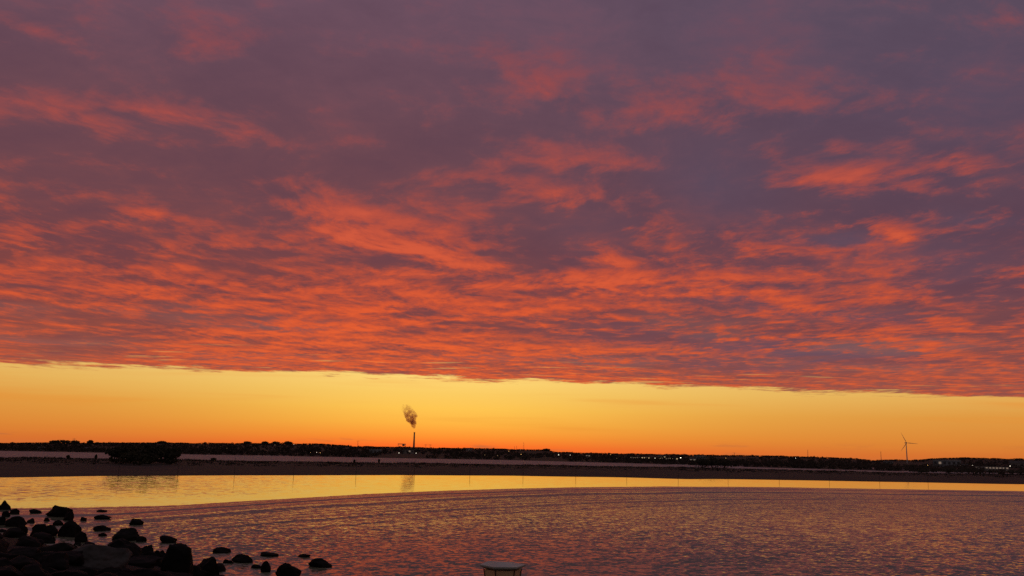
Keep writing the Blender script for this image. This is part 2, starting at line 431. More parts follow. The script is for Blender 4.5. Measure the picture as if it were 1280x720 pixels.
# ------------------------------------------------------------------ ground: the near bank, its sheet sinking under the water out to the far shore
SHORE = [(-200, 70), (-40, 46), (-22, 40.2), (-17, 35.8), (-14.3, 35.0), (-13, 34.2), (-11, 30.8), (-9.2, 28.2), (-8, 25), (-5, 20), (0, 17.5), (15, 15), (60, 12), (200, 10)]
def bank_z(x, y):
    w = interp(x, SHORE) - y
    if w < 0: return max(-2.0, w * .10)
    z = 1.75 * (1 - math.exp(-w / 9.0))
    z += .10 * mnoise.noise(Vector((x*.35, y*.35, 0))) * min(1, w/2)
    return z
gx = np.concatenate([[-9000, -2000, -400, -120], np.linspace(-60, 40, 110), [60, 120, 400, 2000, 9000]])
gy = np.concatenate([[-4000, -800, -150, -40], np.linspace(-12, 50, 80), [70, 120, 300, 1500, 9000]])
gv = [(x, y, bank_z(x, y)) for y in gy for x in gx]
gf = [(j*len(gx)+i, j*len(gx)+i+1, (j+1)*len(gx)+i+1, (j+1)*len(gx)+i) for j in range(len(gy)-1) for i in range(len(gx)-1)]
ground = structure(link('ground', gv, gf, M_bank, None, True))

# ------------------------------------------------------------------ sand spit between the lagoon and the inlet
NEAR = [(-400, 603), (-200, 600), (0, 597.3), (40, 596.8), (120, 595.3), (300, 594.6), (500, 594.2), (640, 594.9), (760, 596.8), (860, 599.2), (890, 599.0), (960, 599.8), (1100, 602.4), (1280, 605.6), (1500, 610)]
TOP = [(-400, 574), (0, 571.2), (130, 572.6), (300, 575.2), (460, 577.6), (640, 580.2), (760, 582.2), (850, 583.4), (960, 586.2), (1100, 589.6), (1180, 591.4), (1280, 592.2), (1500, 597)]
cols = np.linspace(-400, 1500, 260)
PROF = [(-.10, -.6), (0, -.02), (.04, .10), (.12, .22), (.25, .36), (.42, .5), (.6, .62), (.8, .6), (.95, .42), (1.05, .1), (1.25, -.8)]
sv = []
for px in cols:
    a = gpt(px, interp(px, NEAR)); b = gpt(px, interp(px, TOP), .55)
    b.z = 0
    for s, z in PROF:
        p = a.lerp(b, s)
        jit = mnoise.noise(Vector((p.x*.03, p.y*.03, 2))) * .10 + mnoise.noise(Vector((p.x*.15, p.y*.15, 5))) * .04
        sv.append((p.x, p.y + (mnoise.noise(Vector((p.x*.06, 3, 3)))*2.2 if s < .1 else 0), z + (jit if z > .15 else 0)))
k = len(PROF)
sf = [(i*k+j, (i+1)*k+j, (i+1)*k+j+1, i*k+j+1) for i in range(len(cols)-1) for j in range(k-1)]
spit = structure(link('sandy_spit_terrain', sv, sf, M_spit, None, True))
def spit_pt(px, s):
    a = gpt(px, interp(px, NEAR)); b = gpt(px, interp(px, TOP), .55); b.z = 0
    p = a.lerp(b, s); p.z = interp(s, PROF) + mnoise.noise(Vector((p.x*.03, p.y*.03, 2))) * .10 * (s > .08)
    return p
rng = random.Random(5)
mb = MB()
for _ in range(5200):
    px = rng.uniform(-150, 1420); s = min(1.0, rng.betavariate(3.2, 1.4))
    if s < .36 + .12*mnoise.noise(Vector((px*.02, 0, 0))): continue
    p = spit_pt(px, s); h = rng.uniform(.18, .5) * (1.35 if mnoise.noise(Vector((px*.013, s*3, 9))) > .15 else .8)
    for q in range(7):
        a_ = rng.uniform(0, math.pi); r = rng.uniform(.06, .16); o = Vector((rng.gauss(0, .45), rng.gauss(0, .6), 0))
        c = p + o; d = Vector((math.cos(a_)*r, math.sin(a_)*r*.5, 0)); tip = Vector((rng.gauss(0, .12), rng.gauss(0, .1), h*rng.uniform(.6, 1.1)))
        mb.add([c - d - Vector((0,0,.1)), c + d - Vector((0,0,.1)), c + tip], [(0, 1, 2)])
stuff(mb.build('marsh_grass', M_marsh))

# ------------------------------------------------------------------ far shore: low hills
SKYL = [(-500, 556), (0, 553.6), (40, 553.0), (150, 553.2), (200, 552.6), (222, 553.4), (300, 553.6), (400, 554.4), (433, 556.6), (447, 557.8), (500, 558.2), (540, 559.6), (600, 560.2), (640, 561), (684, 562.2), (697, 564.6), (720, 565.6), (780, 566.8), (850, 567.8), (905, 568.8), (960, 569.2), (1020, 570.8), (1074, 573.2), (1092, 575.0), (1120, 574.2), (1140, 575.2), (1165, 572.8), (1198, 571.6), (1280, 573.4), (1450, 574), (1800, 572)]
DS, DR = 600.0, 2500.0
def far_base(px): return interp(px, FAR)
def hill_pt(px, s):
    """ground of the far shore: s = 0 at the waterline, 1 at the ridge"""
    yb, yt = far_base(px), interp(px, SKYL) + 1.5
    d0 = gpt(px, yb).y
    Y = d0 * (DR / d0) ** s
    return at(px, yb + (yt - yb) * s, Y)
def hill_at(px, py):
    yb, yt = far_base(px), interp(px, SKYL) + 1.5
    return hill_pt(px, max(0.02, min(1.0, (py - yb) / (yt - yb))))
hc = np.linspace(-560, 1840, 300); hs = [-.06] + list(np.linspace(0, 1, 16)) + [1.15, 1.5]
hv = []
for px in hc:
    for s in hs:
        if s < 0:
            p = hill_pt(px, 0); p.y -= 18; p.z = -.8
        elif s <= 1: p = hill_pt(px, s)
        else:
            p = hill_pt(px, 1); p = Vector((p.x*s, p.y*s, p.z*(1.0 if s < 1.3 else .2) - 2))
        if 0 < s < 1: p.z += .6*mnoise.noise(Vector((p.x*.01, p.y*.01, 0)))
        hv.append(p)
k = len(hs)
hf = [(i*k+j, (i+1)*k+j, (i+1)*k+j+1, i*k+j+1) for i in range(len(hc)-1) for j in range(k-1)]
structure(link('hills', hv, hf, M_hill, None, True))

# the wood on it: thousands of crowns that read as one mass
rng = random.Random(11)
mb = MB()
def crown(mb, c, w, h, n, rng, leaf):
    for _ in range(n):
        u = Vector((rng.gauss(0, 1), rng.gauss(0, 1), rng.gauss(0, 1))).normalized() * rng.uniform(.45, 1.0) ** .5
        q = c + Vector((u.x*w/2, u.y*w/2, h*(.52 + .48*u.z)))
        a = Vector((rng.gauss(0, 1), rng.gauss(0, 1), rng.gauss(0, 1))).normalized() * leaf
        b = a.orthogonal().normalized() * leaf * rng.uniform(.5, 1)
        mb.add([q - a, q + b, q + a, q - b], [(0, 1, 2, 3)])
for _ in range(11500):
    px = rng.uniform(-330, 1620); s = rng.random()
    s = 1.0 if rng.random() < .44 else s
    dens = mnoise.noise(Vector((px*.011, s*2.0, 4)))
    if s < .97 and dens < -.3: continue
    p = hill_pt(px, s)
    sc = p.y / 2500
    h = (rng.uniform(4.0, 6.5) if s < .97 else rng.uniform(4.3, 5.6)) * (.35 + .65*sc) * (1.0 if s < .97 else .72 + .4*mnoise.noise(Vector((px*.06, 8, 1))))
    mb.tube(p - Vector((0, 0, .3)), p + Vector((0, 0, h*.4)), .25, .15, 3, False)
    crown(mb, p - Vector((0, 0, h*(.12 if s < .97 else .2))), h*rng.uniform(1.1, 2.0), h*1.08, 16 if s < .97 else 30, rng, h*(.27 if s < .97 else .19))
wood = stuff(mb.build('woods', M_wood_far))

# ------------------------------------------------------------------ trees and shrubs one can tell apart
def tree(kind, base, w, h, label, cat, group=None, n=320, leaf=.2, trunk='trunk', foliage='crown', seed=0, lobes=5):
    rng = random.Random(seed)
    root = empty(kind, base, label, cat, group)
    t = MB()
    th = h * .30
    t.tube((0, 0, -.25), (0, 0, th), w*.028+.03, w*.018+.02, 7)
    f = MB()
    for i in range(lobes):
        a_ = 2*math.pi*i/lobes + rng.uniform(-.5, .5); r = w * rng.uniform(.12, .30)
        c = Vector((math.cos(a_)*r, math.sin(a_)*r, h*rng.uniform(.16, .42)))
        t.tube((0, 0, th*.8), c + Vector((0, 0, h*.2)), w*.016+.02, .015, 5)
        hh = min(h*rng.uniform(.45, .62), h - c.z)
        crown(f, c, w*rng.uniform(.42, .6), hh, int(n*1.6)//lobes, rng, leaf*rng.uniform(.8, 1.2))
    crown(f, Vector((0, 0, h*.25)), w*.6, h*.74, n//3, rng, leaf)
    crown(f, Vector((0, 0, 0.02)), w*.8, h*.5, n//3, rng, leaf)
    t.build(trunk, M_bark, root); f.build(foliage, M_leaf, root)
    return root
def shrub(px0, px1, py_top, s, label, group=None, seed=0, n=320, leaf=.2):
    px = (px0+px1)/2; b = spit_pt(px, s); mpp = b.y / (FPX * math.cos(PITCH))
    top = at(px, py_top, b.y).z
    return tree('shrub', b, (px1-px0)*mpp, max(.3, top - b.z), label, 'shrub', group, n, leaf, 'stem', 'foliage', seed)
G = 'bushes in the big clump on the spit'
shrub(133, 166, 556.5, .42, 'dark bush ending the big clump on the side of the lone round tree', G, 1, 700, .24)
shrub(146, 180, 554.0, .48, 'tall dark bush second along the big clump on the spit', G, 2, 700, .24)
shrub(165, 202, 553.2, .44, 'tallest rounded bush at the middle of the big clump on the spit', G, 3, 700, .24)
shrub(186, 216, 555.2, .5, 'dark bush next to the tallest one, on its chimney side', G, 4, 700, .24)
shrub(200, 224, 558.5, .42, 'lowest bush ending the big clump on its chimney side', G, 5, 520, .24)
shrub(152, 196, 562.0, .36, 'low spreading bush in front of the big clump on the spit', G, 6, 520, .24)
G = 'bushes in the low clump on the spit'
shrub(866, 890, 572.2, .86, 'low dark bush at the chimney end of the small clump on the spit', G, 7, 360, .26)
shrub(876, 904, 569.8, .9, 'rounded taller bush in the middle of the small clump on the spit', G, 8, 360, .26)
shrub(894, 918, 572.6, .88, 'low dark bush at the wind turbine end of the small clump on the spit', G, 9, 360, .26)
for px0, px1, yt, s, lab, sd in [
    (83, 87, 568.8, .9, 'tiny shrub alone on the spit before the pale inlet', 21), (118, 121.6, 568.2, .9, 'small shrub on the spit just short of the big clump', 22),
    (263, 270, 572.4, .88, 'thin reedy shrub on the spit beyond the big clump', 23), (441.6, 444, 574.4, .92, 'tiny dark shrub on the spit before the pale-roofed shed', 24),
    (472.5, 474.6, 573.8, .92, 'small upright shrub on the spit between the shed and chimney', 25), (1172, 1200, 583.0, .9, 'low broad shrub on the spit beneath the big grey hall', 26),
    (1196, 1226, 584.5, .86, 'spreading shrub on the spit beyond the big grey hall', 27), (1222, 1252, 584.6, .9, 'dark shrub on the spit beneath the long pale hall', 28),
    (1248, 1284, 585.4, .84, 'wide dark shrub where the spit leaves the photo', 29), (1140, 1164, 586.5, .95, 'low shrub on the spit just past the turbine', 30)]:
    shrub(px0, px1, yt, s, lab, None, sd, 200, .2)
# rounded trees standing out of the far skyline
for px, yt, wpx, lab, sd in [
    (68, 550.2, 16, 'broad tree starting the raised group on the far skyline', 41), (80, 549.9, 15, 'broad tree amid the raised group on the far skyline', 42),
    (93, 550.3, 13, 'tree ending the raised group on the far skyline', 43), (112.5, 549.9, 9, 'round tree standing alone just past the raised skyline group', 44),
    (203, 551.3, 14, 'low broad skyline tree above the big spit clump', 45), (309, 551.8, 13, 'broad skyline tree beyond the big spit clump', 46),
    (331, 551.6, 10, 'small round skyline tree before the flat-topped group', 47), (345, 551.8, 12, 'skyline tree in the flat-topped group above two lamps', 48),
    (360, 551.5, 12, 'skyline tree ending the flat-topped group above two lamps', 49), (683, 560.8, 12, 'rounded skyline tree where the ridge drops near the tall mast', 50)]:
    b = hill_pt(px, .97); mpp = b.y/(FPX*math.cos(PITCH))
    tree('broadleaf_tree', b, wpx*mpp, at(px, yt, b.y).z - b.z, lab, 'tree', 'trees on the far skyline', 260, 1.5, seed=sd)

# ------------------------------------------------------------------ chimney, smoke and the works at its foot
def mpp_at(p): return p.y / (FPX * math.cos(PITCH))
b = hill_pt(517.2, .95); top = at(518.2, 540.2, b.y); H = top.z - b.z
ch = empty('factory_chimney', b, 'tall slim industrial chimney with a plume of smoke above it', 'chimney')
mb = MB(); mb.lathe([(3.0, -1), (3.0, 1.5), (2.7, 1.6), (2.0, H*.55), (1.75, H*.97)], 20); mb.build('shaft', M_conc, ch, True)
mb = MB(); mb.lathe([(1.78, H*.965), (2.05, H*.97), (2.05, H*.995), (1.7, H)], 20); mb.build('rim', M_roof, ch)
mb = MB(); mb.lathe([(1.95, H*.70), (2.3, H*.705), (2.3, H*.712), (1.95, H*.717)], 20); mb.build('gallery', M_steel, ch)
mb = MB(); rail = [(3.1, 0), (2.25, H*.55), (1.98, H*.96)]
for (r0, z0_), (r1, z1_) in zip(rail, rail[1:]): mb.tube((0, -r0-.25, z0_), (0, -r1-.25, z1_), .2, .2, 5)
mb.build('ladder', M_steel, ch)

# smoke: a puffy closed plume leaning left of the wind
plume = [(517.6, 535.5, 1.2, .6), (517.0, 532.5, 2.3, 1), (515.8, 529.5, 3.6, 1), (514.5, 526.5, 4.6, 1), (513.6, 523.5, 5.4, 1), (512.8, 520, 6.4, .8), (511.6, 516, 6.8, .6), (510.2, 512, 6.4, .45), (508.6, 508.5, 5.2, .3), (507.6, 505.5, 3.4, .2)]
sm = bmesh.new(); rng = random.Random(3)
vs, fs = [], []
nseg = 14
for i, (px, py, wpx, dn) in enumerate(plume):
    c = at(px, py, b.y); r = wpx * mpp_at(b) * 1.25
    for j in range(nseg):
        a_ = 2*math.pi*j/nseg
        rr = r * (1 + .28*mnoise.noise(Vector((math.cos(a_)*1.4, math.sin(a_)*1.4, i*.8))))
        vs.append((c.x + rr*math.cos(a_), c.y + rr*math.sin(a_), c.z))
for i in range(len(plume)-1):
    for j in range(nseg):
        fs.append((i*nseg+j, i*nseg+(j+1) % nseg, (i+1)*nseg+(j+1) % nseg, (i+1)*nseg+j))
fs += [tuple(range(nseg-1, -1, -1)), tuple((len(plume)-1)*nseg+j for j in range(nseg))]
sz0, sz1 = at(517, 536, b.y).z, at(508, 505, b.y).z
def smoke_mat():
    m = bpy.data.materials.new('chimney smoke'); m.use_nodes = True; t = m.node_tree; t.nodes.clear()
    out = t.nodes.new('ShaderNodeOutputMaterial'); v = t.nodes.new('ShaderNodeVolumePrincipled')
    t.links.new(v.outputs[0], out.inputs['Volume'])
    v.inputs['Color'].default_value = (.42, .30, .26, 1); v.inputs['Absorption Color'].default_value = (.60, .20, .13, 1); v.inputs['Anisotropy'].default_value = .3
    g = t.nodes.new('ShaderNodeNewGeometry'); x, y, z = sep(t, g.outputs['Position'])
    n = fbm(t, comb(t, x*.12, y*.12, z*.10), 1.0, 5.0, .6)
    hfac = (z - sz0) * (1.0/(sz1 - sz0))
    d = (n + .08 - hfac*.16).smooth(.36, .74) * (1.0 - hfac.smooth(.15, 1.05)*.82) * .34
    t.links.new(d.k, v.inputs['Density'])
    return m
smoke = stuff(link('smoke', vs, fs, smoke_mat(), None, True))
tag(smoke, 'brown plume of smoke drifting up over the tall chimney', 'smoke')

# ------------------------------------------------------------------ buildings on the far shore
wrng = random.Random(8)
M_dark = varied('unlit window glass', (.02, .02, .025), (.05, .05, .06), .5, .15, spec=.5)
def building(kind, px0, px1, py_top, py_base, label, wall, roof='flat', wins=0, wmat=None, depth=10, doors=False, cat='building', group=None):
    px = (px0+px1)/2; b = hill_at(px, py_base); k_ = mpp_at(b); w = (px1-px0)*k_; h = max(1.6, (py_base-py_top)*k_)
    r = empty(kind, b, label, cat, group, -math.atan2(b.x, b.y))
    rh = h*.35 if roof == 'gable' else min(.5, h*.12)
    wh = h - rh
    mb = MB(); mb.box(-w/2, w/2, -depth/2, depth/2, -1.5, wh); mb.build('wall', wall, r)
    mb = MB()
    if roof == 'gable':
        e = .35
        mb.add([(-w/2-e, -depth/2-e, wh+.01), (w/2+e, -depth/2-e, wh+.01), (w/2+e, depth/2+e, wh+.01), (-w/2-e, depth/2+e, wh+.01), (-w/2-e, 0, h), (w/2+e, 0, h)],
               [(0, 1, 5, 4), (2, 3, 4, 5), (0, 4, 3), (1, 2, 5), (0, 3, 2, 1)])
        c = mb.build('roof', M_roof, r)
        mb = MB(); mb.box(w*.2, w*.2+.7, -.35, .35, h*.85, h+1.0); mb.build('roof_chimney', M_brick, c)
    else:
        mb.box(-w/2-.2, w/2+.2, -depth/2-.2, depth/2+.2, wh+.005, h); mb.build('roof', M_cladding if wall is M_cladding_grey else M_roof, r)
    for i in range(wins):
        x = -w/2 + (i+.5)*w/wins; ww = min(w/wins*.55, 2.6); z0, z1 = wh*.42, wh*.8
        mb = MB(); mb.box(x-ww/2, x+ww/2, -depth/2-.05, -depth/2+.02, z0, z1); f = mb.build('window', (wmat or M_dark) if wrng.random() < .6 else wrng.choice([M_dark, M_win_d]), r)
        mb = MB(); mb.box(x-ww/2-.1, x+ww/2+.1, -depth/2-.14, -depth/2-.003, z0-.16, z0-.01); mb.build('sill', M_conc, f)
    mb = MB(); mb.box(w*.36, w*.36+min(1.2, w*.1), -depth/2-.06, -depth/2+.02, -.2, min(2.1, wh*.8)); mb.build('door', M_steel, r)
    return r
building('house', 47, 55, 558.6, 562.4, 'small bluish house under the raised skyline trees', M_cladding_grey, 'gable', 2)
building('house', 106, 113, 559.2, 562.6, 'dim pale house just beneath the lone round skyline tree', M_cladding, 'gable', 2)
building('house', 118, 125, 559.6, 563.0, 'grey gabled house between the lone round tree and big clump', M_cladding_grey, 'gable', 2)
building('warehouse', 462, 476, 562.2, 566.8, 'low shed with a pale roof, short of the chimney', M_cladding_grey, 'flat', 3)
b = hill_pt(502, .93); k_ = mpp_at(b); gH = at(502, 554.6, b.y).z - b.z; gW = 8.6*k_
gr = empty('gantry_crane', b, 'open gantry frame rising above the skyline beside the tall chimney', 'gantry crane')
for sx_ in (-1, 1):
    mb = MB(); mb.box(sx_*gW*.5-.45, sx_*gW*.5+.45, -.8, .8, -1, gH-1.61); mb.build('leg', M_steel, gr)
mb = MB(); mb.box(-gW*.56, gW*.56, -1.2, 1.2, gH-1.6, gH); mb.build('beam', M_steel, gr)
mb = MB(); mb.box(gW*.08, gW*.4, -1.6, 1.6, gH-6.0, gH-1.61); mb.build('hopper', M_steel, gr)
building('turbine_hall', 503, 517, 562.0, 567.2, 'long low works hall at the foot of the chimney', M_conc, 'flat', 4)
building('farmhouse', 583, 590, 560.0, 563.6, 'dim farmhouse on the slope between chimney and tall mast', M_cladding, 'gable', 2)
building('factory', 732, 738, 568.4, 571.6, 'small pale factory beyond the pair of bright white lamps', M_cladding, 'flat', 2, M_win_d)
building('terrace_house', 788, 812, 570.8, 574.6, 'long low row building with a line of lit windows', M_conc, 'flat', 9, M_win)
building('clubhouse', 823, 832, 568.8, 573.2, 'taller pale clubhouse between two long lit buildings', M_cladding, 'gable', 3, M_win)
building('harbour_shed', 824, 847, 572.0, 575.4, 'long low harbour shed with lit windows beside the brightest lamp', M_conc, 'flat', 9, M_win)
building('boathouse', 862, 870, 572.0, 577.0, 'small bright boathouse just short of the small spit clump', M_cladding, 'gable', 2, M_win)
building('warehouse', 868, 882, 569.8, 573.4, 'wide bluish warehouse above the bright boathouse', M_cladding_grey, 'flat', 4)
building('bungalow', 1105, 1116, 576.2, 579.6, 'dim pale bungalow on the shore before the wind turbine', M_cladding_grey, 'gable', 3)
building('hall', 1169, 1199, 575.6, 583.4, 'biggest grey hall on the shore past the wind turbine', M_cladding_grey, 'flat', 6)
building('cottage', 1200, 1209, 580.0, 583.6, 'small pale cottage between the grey hall and long pale hall', M_cladding, 'gable', 2)
building('greenhouse', 1222, 1258, 583.0, 587.6, 'long pale hall with strip windows near the shore', M_cladding, 'flat', 10, M_win_d)
building('barn', 1264, 1281, 576.6, 584.4, 'tall dark barn behind the long pale hall', M_conc, 'gable', 2)

# ------------------------------------------------------------------ small lamps lit along the far shore
def lamp(px, py, label, m_, size=.9, group='lamps lit on the far shore'):
    b = hill_at(px, py + 2.2); k_ = mpp_at(b); p = at(px, py, b.y); h = max(3.0, p.z - b.z)
    r = empty('street_lamp', b, label, 'street lamp', group)
    mb = MB(); mb.tube((0, 0, -.4), (0, 0, h), .12, .08, 6); mb.build('pole', M_steel, r)
    mb = MB(); s = size*k_*.36
    mb.lathe([(s*.3, h-s*.6), (s*.9, h-s*.4), (s*1.0, h+s*.1), (s*.8, h+s*.5)], 10); hd = mb.build('lamp_head', m_, r)
    mb = MB(); mb.lathe([(s*1.1, h+s*.52), (s*.8, h+s*.75), (s*.1, h+s*.95)], 10); mb.build('hood', M_roof, hd)
for px, py, lab, m_, sz in [
    (283.5, 561.5, 'faint lamp alone under the skyline before the big clump ends', M_lamp_d, .7),
    (343.5, 556.2, 'dim lamp high under the flat-topped skyline trees', M_lamp_d, .8), (367, 555.6, 'small white lamp high under the end of the flat-topped trees', M_lamp_w, .6),
    (388, 568, 'first lamp of the waterside trio short of the shed', M_lamp_o, .9), (395.7, 568, 'middle lamp of the waterside trio short of the shed', M_lamp_w, .7),
    (400, 568.2, 'last lamp of the waterside trio, towards the shed', M_lamp_o, .8), (498.6, 567.4, 'white lamp below the boiler house on its shed side', M_lamp_w, 1.0),
    (520, 567.5, 'white lamp just past the foot of the chimney', M_lamp_w, .9), (606, 570, 'dim lamp low on the shore past the farmhouse', M_lamp_d, .8),
    (622, 571, 'dim lamp at the water midway from farmhouse to tall mast', M_lamp_d, .9), (636, 564, 'amber lamp high on the slope near the tall mast', M_lamp_o, .9),
    (651.3, 568.6, 'amber lamp directly below the tall mast', M_lamp_o, 1.0), (650.6, 562.2, 'faint lamp high up under the tall mast', M_lamp_d, .9),
    (698.3, 568.6, 'bright lamp, first of the glaring pair beyond the mast', M_lamp_w, 1.5), (712.9, 569.1, 'bright lamp, second of the glaring pair beyond the mast', M_lamp_w, 1.5),
    (763, 568, 'amber lamp alone high on the slope past the factory', M_lamp_o, .8), (771, 574.6, 'faint lamp by the water before the lit row building', M_lamp_d, .9),
    (818.8, 573.6, 'lamp between the lit row building and the harbour shed', M_lamp_w, .9), (850.8, 572.6, 'brightest white lamp of the shore, beside the harbour shed', M_lamp_w, 1.9),
    (907.2, 572.8, 'amber lamp behind the wind turbine end of the small clump', M_lamp_o, .9), (994.6, 572.6, 'single small lamp near the thin mast before the turbine', M_lamp_w, .8),
    (1160, 584.0, 'small lamp low on the shore before the grey hall', M_lamp_o, .9), (1216, 584, 'white lamp between the cottage and the long pale hall', M_lamp_w, 1.0),
    (1263, 584.8, 'white lamp at the far end of the long pale hall', M_lamp_w, 1.2), (1267.5, 580.2, 'small lamp on the slope before the tall dark barn', M_lamp_o, .9)]:
    lamp(px, py, lab, m_, sz)

# ------------------------------------------------------------------ masts on the skyline
def mast(px, py_top, label, cross=0, wpx=.5, s=.97, kind='radio_mast'):
    b = hill_pt(px, s); k_ = mpp_at(b); H = at(px, py_top, b.y).z - b.z
    r = empty(kind, b, label, 'mast')
    mb = MB(); w = wpx*k_*.55
    for i in range(3):
        a_ = 2*math.pi*i/3
        mb.tube((w*math.cos(a_), w*math.sin(a_), -.5), (w*.45*math.cos(a_), w*.45*math.sin(a_), H*.96), .22, .16, 4)
    for q in range(14):
        z0, z1 = H*.95*q/14, H*.95*(q+1)/14; i = q % 3
        a0, a1 = 2*math.pi*i/3, 2*math.pi*((i+1) % 3)/3; f0, f1 = 1-.55*z0/H, 1-.55*z1/H
        mb.tube((w*f0*math.cos(a0), w*f0*math.sin(a0), z0), (w*f1*math.cos(a1), w*f1*math.sin(a1), z1), .12, .12, 3)
    mb.build('lattice', M_steel, r)
    mb = MB(); mb.tube((0, 0, H*.94), (0, 0, H), .18, .1, 5); mb.build('antenna', M_steel, r)
    for q in range(cross):
        z = H*(.9 - .14*q); mb = MB(); mb.box(-2.2*k_, 2.2*k_, -.15, .15, z-.15, z+.15); mb.build('cross_arm', M_steel, r)
mast(447, 550.4, 'thin mast on the ridge before the pale-roofed shed', 1, .7)
mast(654.3, 552.8, 'tallest lattice mast on the ridge between chimney and bright lamps', 0, 1.3)
mast(643, 557.6, 'short mast first of two beside the tallest mast', 0, .7)
mast(645.6, 557.2, 'short mast next to the tallest lattice mast', 0, .7)
mast(532, 555.0, 'faint pylon just past the smoking chimney', 2, .6)
mast(537.5, 555.2, 'second faint pylon past the smoking chimney', 2, .6)
mast(92, 547.6, 'faint pylon over the end of the raised skyline trees', 2, .4)
mast(1010, 562.0, 'thin lone mast on the ridge before the bungalow', 0, .6)
mast(1101.6, 563.6, 'thin mast on the ridge just before the wind turbine', 0, .6)
mast(918, 565.6, 'short faint mast above the small spit clump', 1, .5)

# ------------------------------------------------------------------ wind turbine
b = hill_pt(1134.2, .78); hub = at(1133.6, 553.6, b.y - 2.5); H = hub.z - b.z; k_ = mpp_at(b)
wt_ = empty('wind_turbine', b, 'three-bladed wind turbine standing still above the far shore', 'wind turbine')
mb = MB(); mb.lathe([(1.2, -1.0), (1.15, 0), (.65, H-1.0)], 16); mb.build('tower', M_cladding, wt_, True)
mb = MB(); mb.box(-1.0, 1.0, -1.8, 4.2, H-.95, H+1.1); mb.build('nacelle', M_cladding, wt_)
mb = MB(); mb.lathe([(.3, -1.2), (.85, -.7), (1.0, 0), (.95, .5)], 12)
rot = mb.build('hub', M_cladding, wt_); rot.location = (0, -2.4, H); rot.rotation_euler = (R(90), 0, 0)
for ang, L in ((117, 13.6), (-4, 14.0), (233, 12.6)):
    Lm = L*k_; mb = MB(); prof = [(0, .3, .28), (.08, .4, .3), (.2, .8, .22), (.5, .58, .14), (.8, .38, .09), (1.0, .1, .04)]
    vs, fs = [], []
    for f_, c_, th in prof:
        vs += [(f_*Lm, -c_*.6, 0), (f_*Lm, 0, th), (f_*Lm, c_*.9, 0), (f_*Lm, 0, -th)]
    for q in range(len(prof)-1):
        fs += [(q*4+j, q*4+(j+1) % 4, q*4+4+(j+1) % 4, q*4+4+j) for j in range(4)]
    fs += [(3, 2, 1, 0), tuple(len(vs)-4+j for j in range(4))]
    mb.add(vs, fs); bl_ = mb.build('blade', M_cladding, rot); bl_.rotation_euler = (0, 0, R(ang))

# ------------------------------------------------------------------ posts along the water's edge of the spit
PX = [148, 222, 293, 367, 445, 518, 587.3, 653.8, 719.7, 783.4, 847.7, 910, 974, 1036.6, 1099.5, 1160]
protop = None
for i, px in enumerate(PX):
    a = spit_pt(px, .05); Hh = 1
    o = empty('timber_post', a, 'thin weathered timber post in the long line along the spit', 'post', 'posts standing along the spit')
    if protop is None:
        mb = MB(); mb.tube((0, 0, -.6), (0, 0, 2.5), .034, .028, 8); p1 = mb.build('shaft', M_post, o, True)
        mb = MB(); mb.lathe([(.05, 2.49), (.05, 2.53), (.02, 2.57)], 8); p2 = mb.build('cap', M_roof, o)
        protop = (p1, p2)
    else:
        for p in protop:
            c = p.copy(); COL.objects.link(c); c.parent = o

# ------------------------------------------------------------------ boulders at the near shore
def boulder(px0, px1, py0, py1, label, seed, m_=None, group='boulders in the shallows', land=False, boxy=False):
    px = (px0+px1)/2; sub = (py1-py0)*.04
    base = gpt(px, py1 - sub, 0.0)
    if land:
        for _ in range(12):
            base = gpt(px, py1 - sub, bank_z(base.x, base.y) if base.y > 5 else 0.0)
    k_ = base.length / FPX if False else (base - Vector((0, 0, CAM_H))).length / FPX
    w = (px1-px0)*k_; h = (py1-py0)*k_*(.88 if land else .92)
    rng = random.Random(seed)
    bm = bmesh.new(); bmesh.ops.create_icosphere(bm, subdivisions=5 if px1-px0 > 26 and seed < 400 else 4, radius=1)
    ox = Vector((rng.uniform(-50, 50), rng.uniform(-50, 50), rng.uniform(-50, 50)))
    planes = [(Vector((rng.gauss(0, 1), rng.gauss(0, 1), rng.gauss(.3, .8))).normalized(), rng.uniform(.5, .88)) for _ in range(0 if boxy else 4 if seed == 300 else 13)]
    for v in bm.verts:
        p = v.co.copy()
        if boxy: p = Vector([math.copysign(abs(q)**.6, q) for q in p]) * .85
        for n_, d_ in planes:                            # knocked-off faces
            e = p.dot(n_) - d_
            if e > 0: p -= n_ * e * .85
        p += v.co * (.16*mnoise.noise(v.co*1.3 + ox) + .07*mnoise.noise(v.co*3.1 + ox) + .045*mnoise.noise(v.co*7 + ox) + .025*mnoise.noise(v.co*15 + ox))
        v.co = p
    xs = [v.co.x for v in bm.verts]; zs = [v.co.z for v in bm.verts]
    dep = w * rng.uniform(.75, 1.1) if h < w*1.6 else w
    bury = .55
    zr = max(zs) - min(zs)
    hh = h * (1 + bury)
    for v in bm.verts:
        v.co.x = (v.co.x - min(xs)) / (max(xs)-min(xs)) * w - w/2
        v.co.y = v.co.y * dep / 2
        v.co.z = (v.co.z - min(zs)) / zr * hh - h*bury
    for f in bm.faces: f.smooth = True
    me = bpy.data.meshes.new('boulder'); bm.to_mesh(me); bm.free()
    me.materials.append(m_ or M_rock)
    o = bpy.data.objects.new('boulder', me); COL.objects.link(o)
    o.location = base + Vector((0, dep*(.08 if land else .16), 0))
    o.rotation_euler = (0, 0, rng.uniform(-.12, .12))
    return tag(o, label, 'boulder', group)
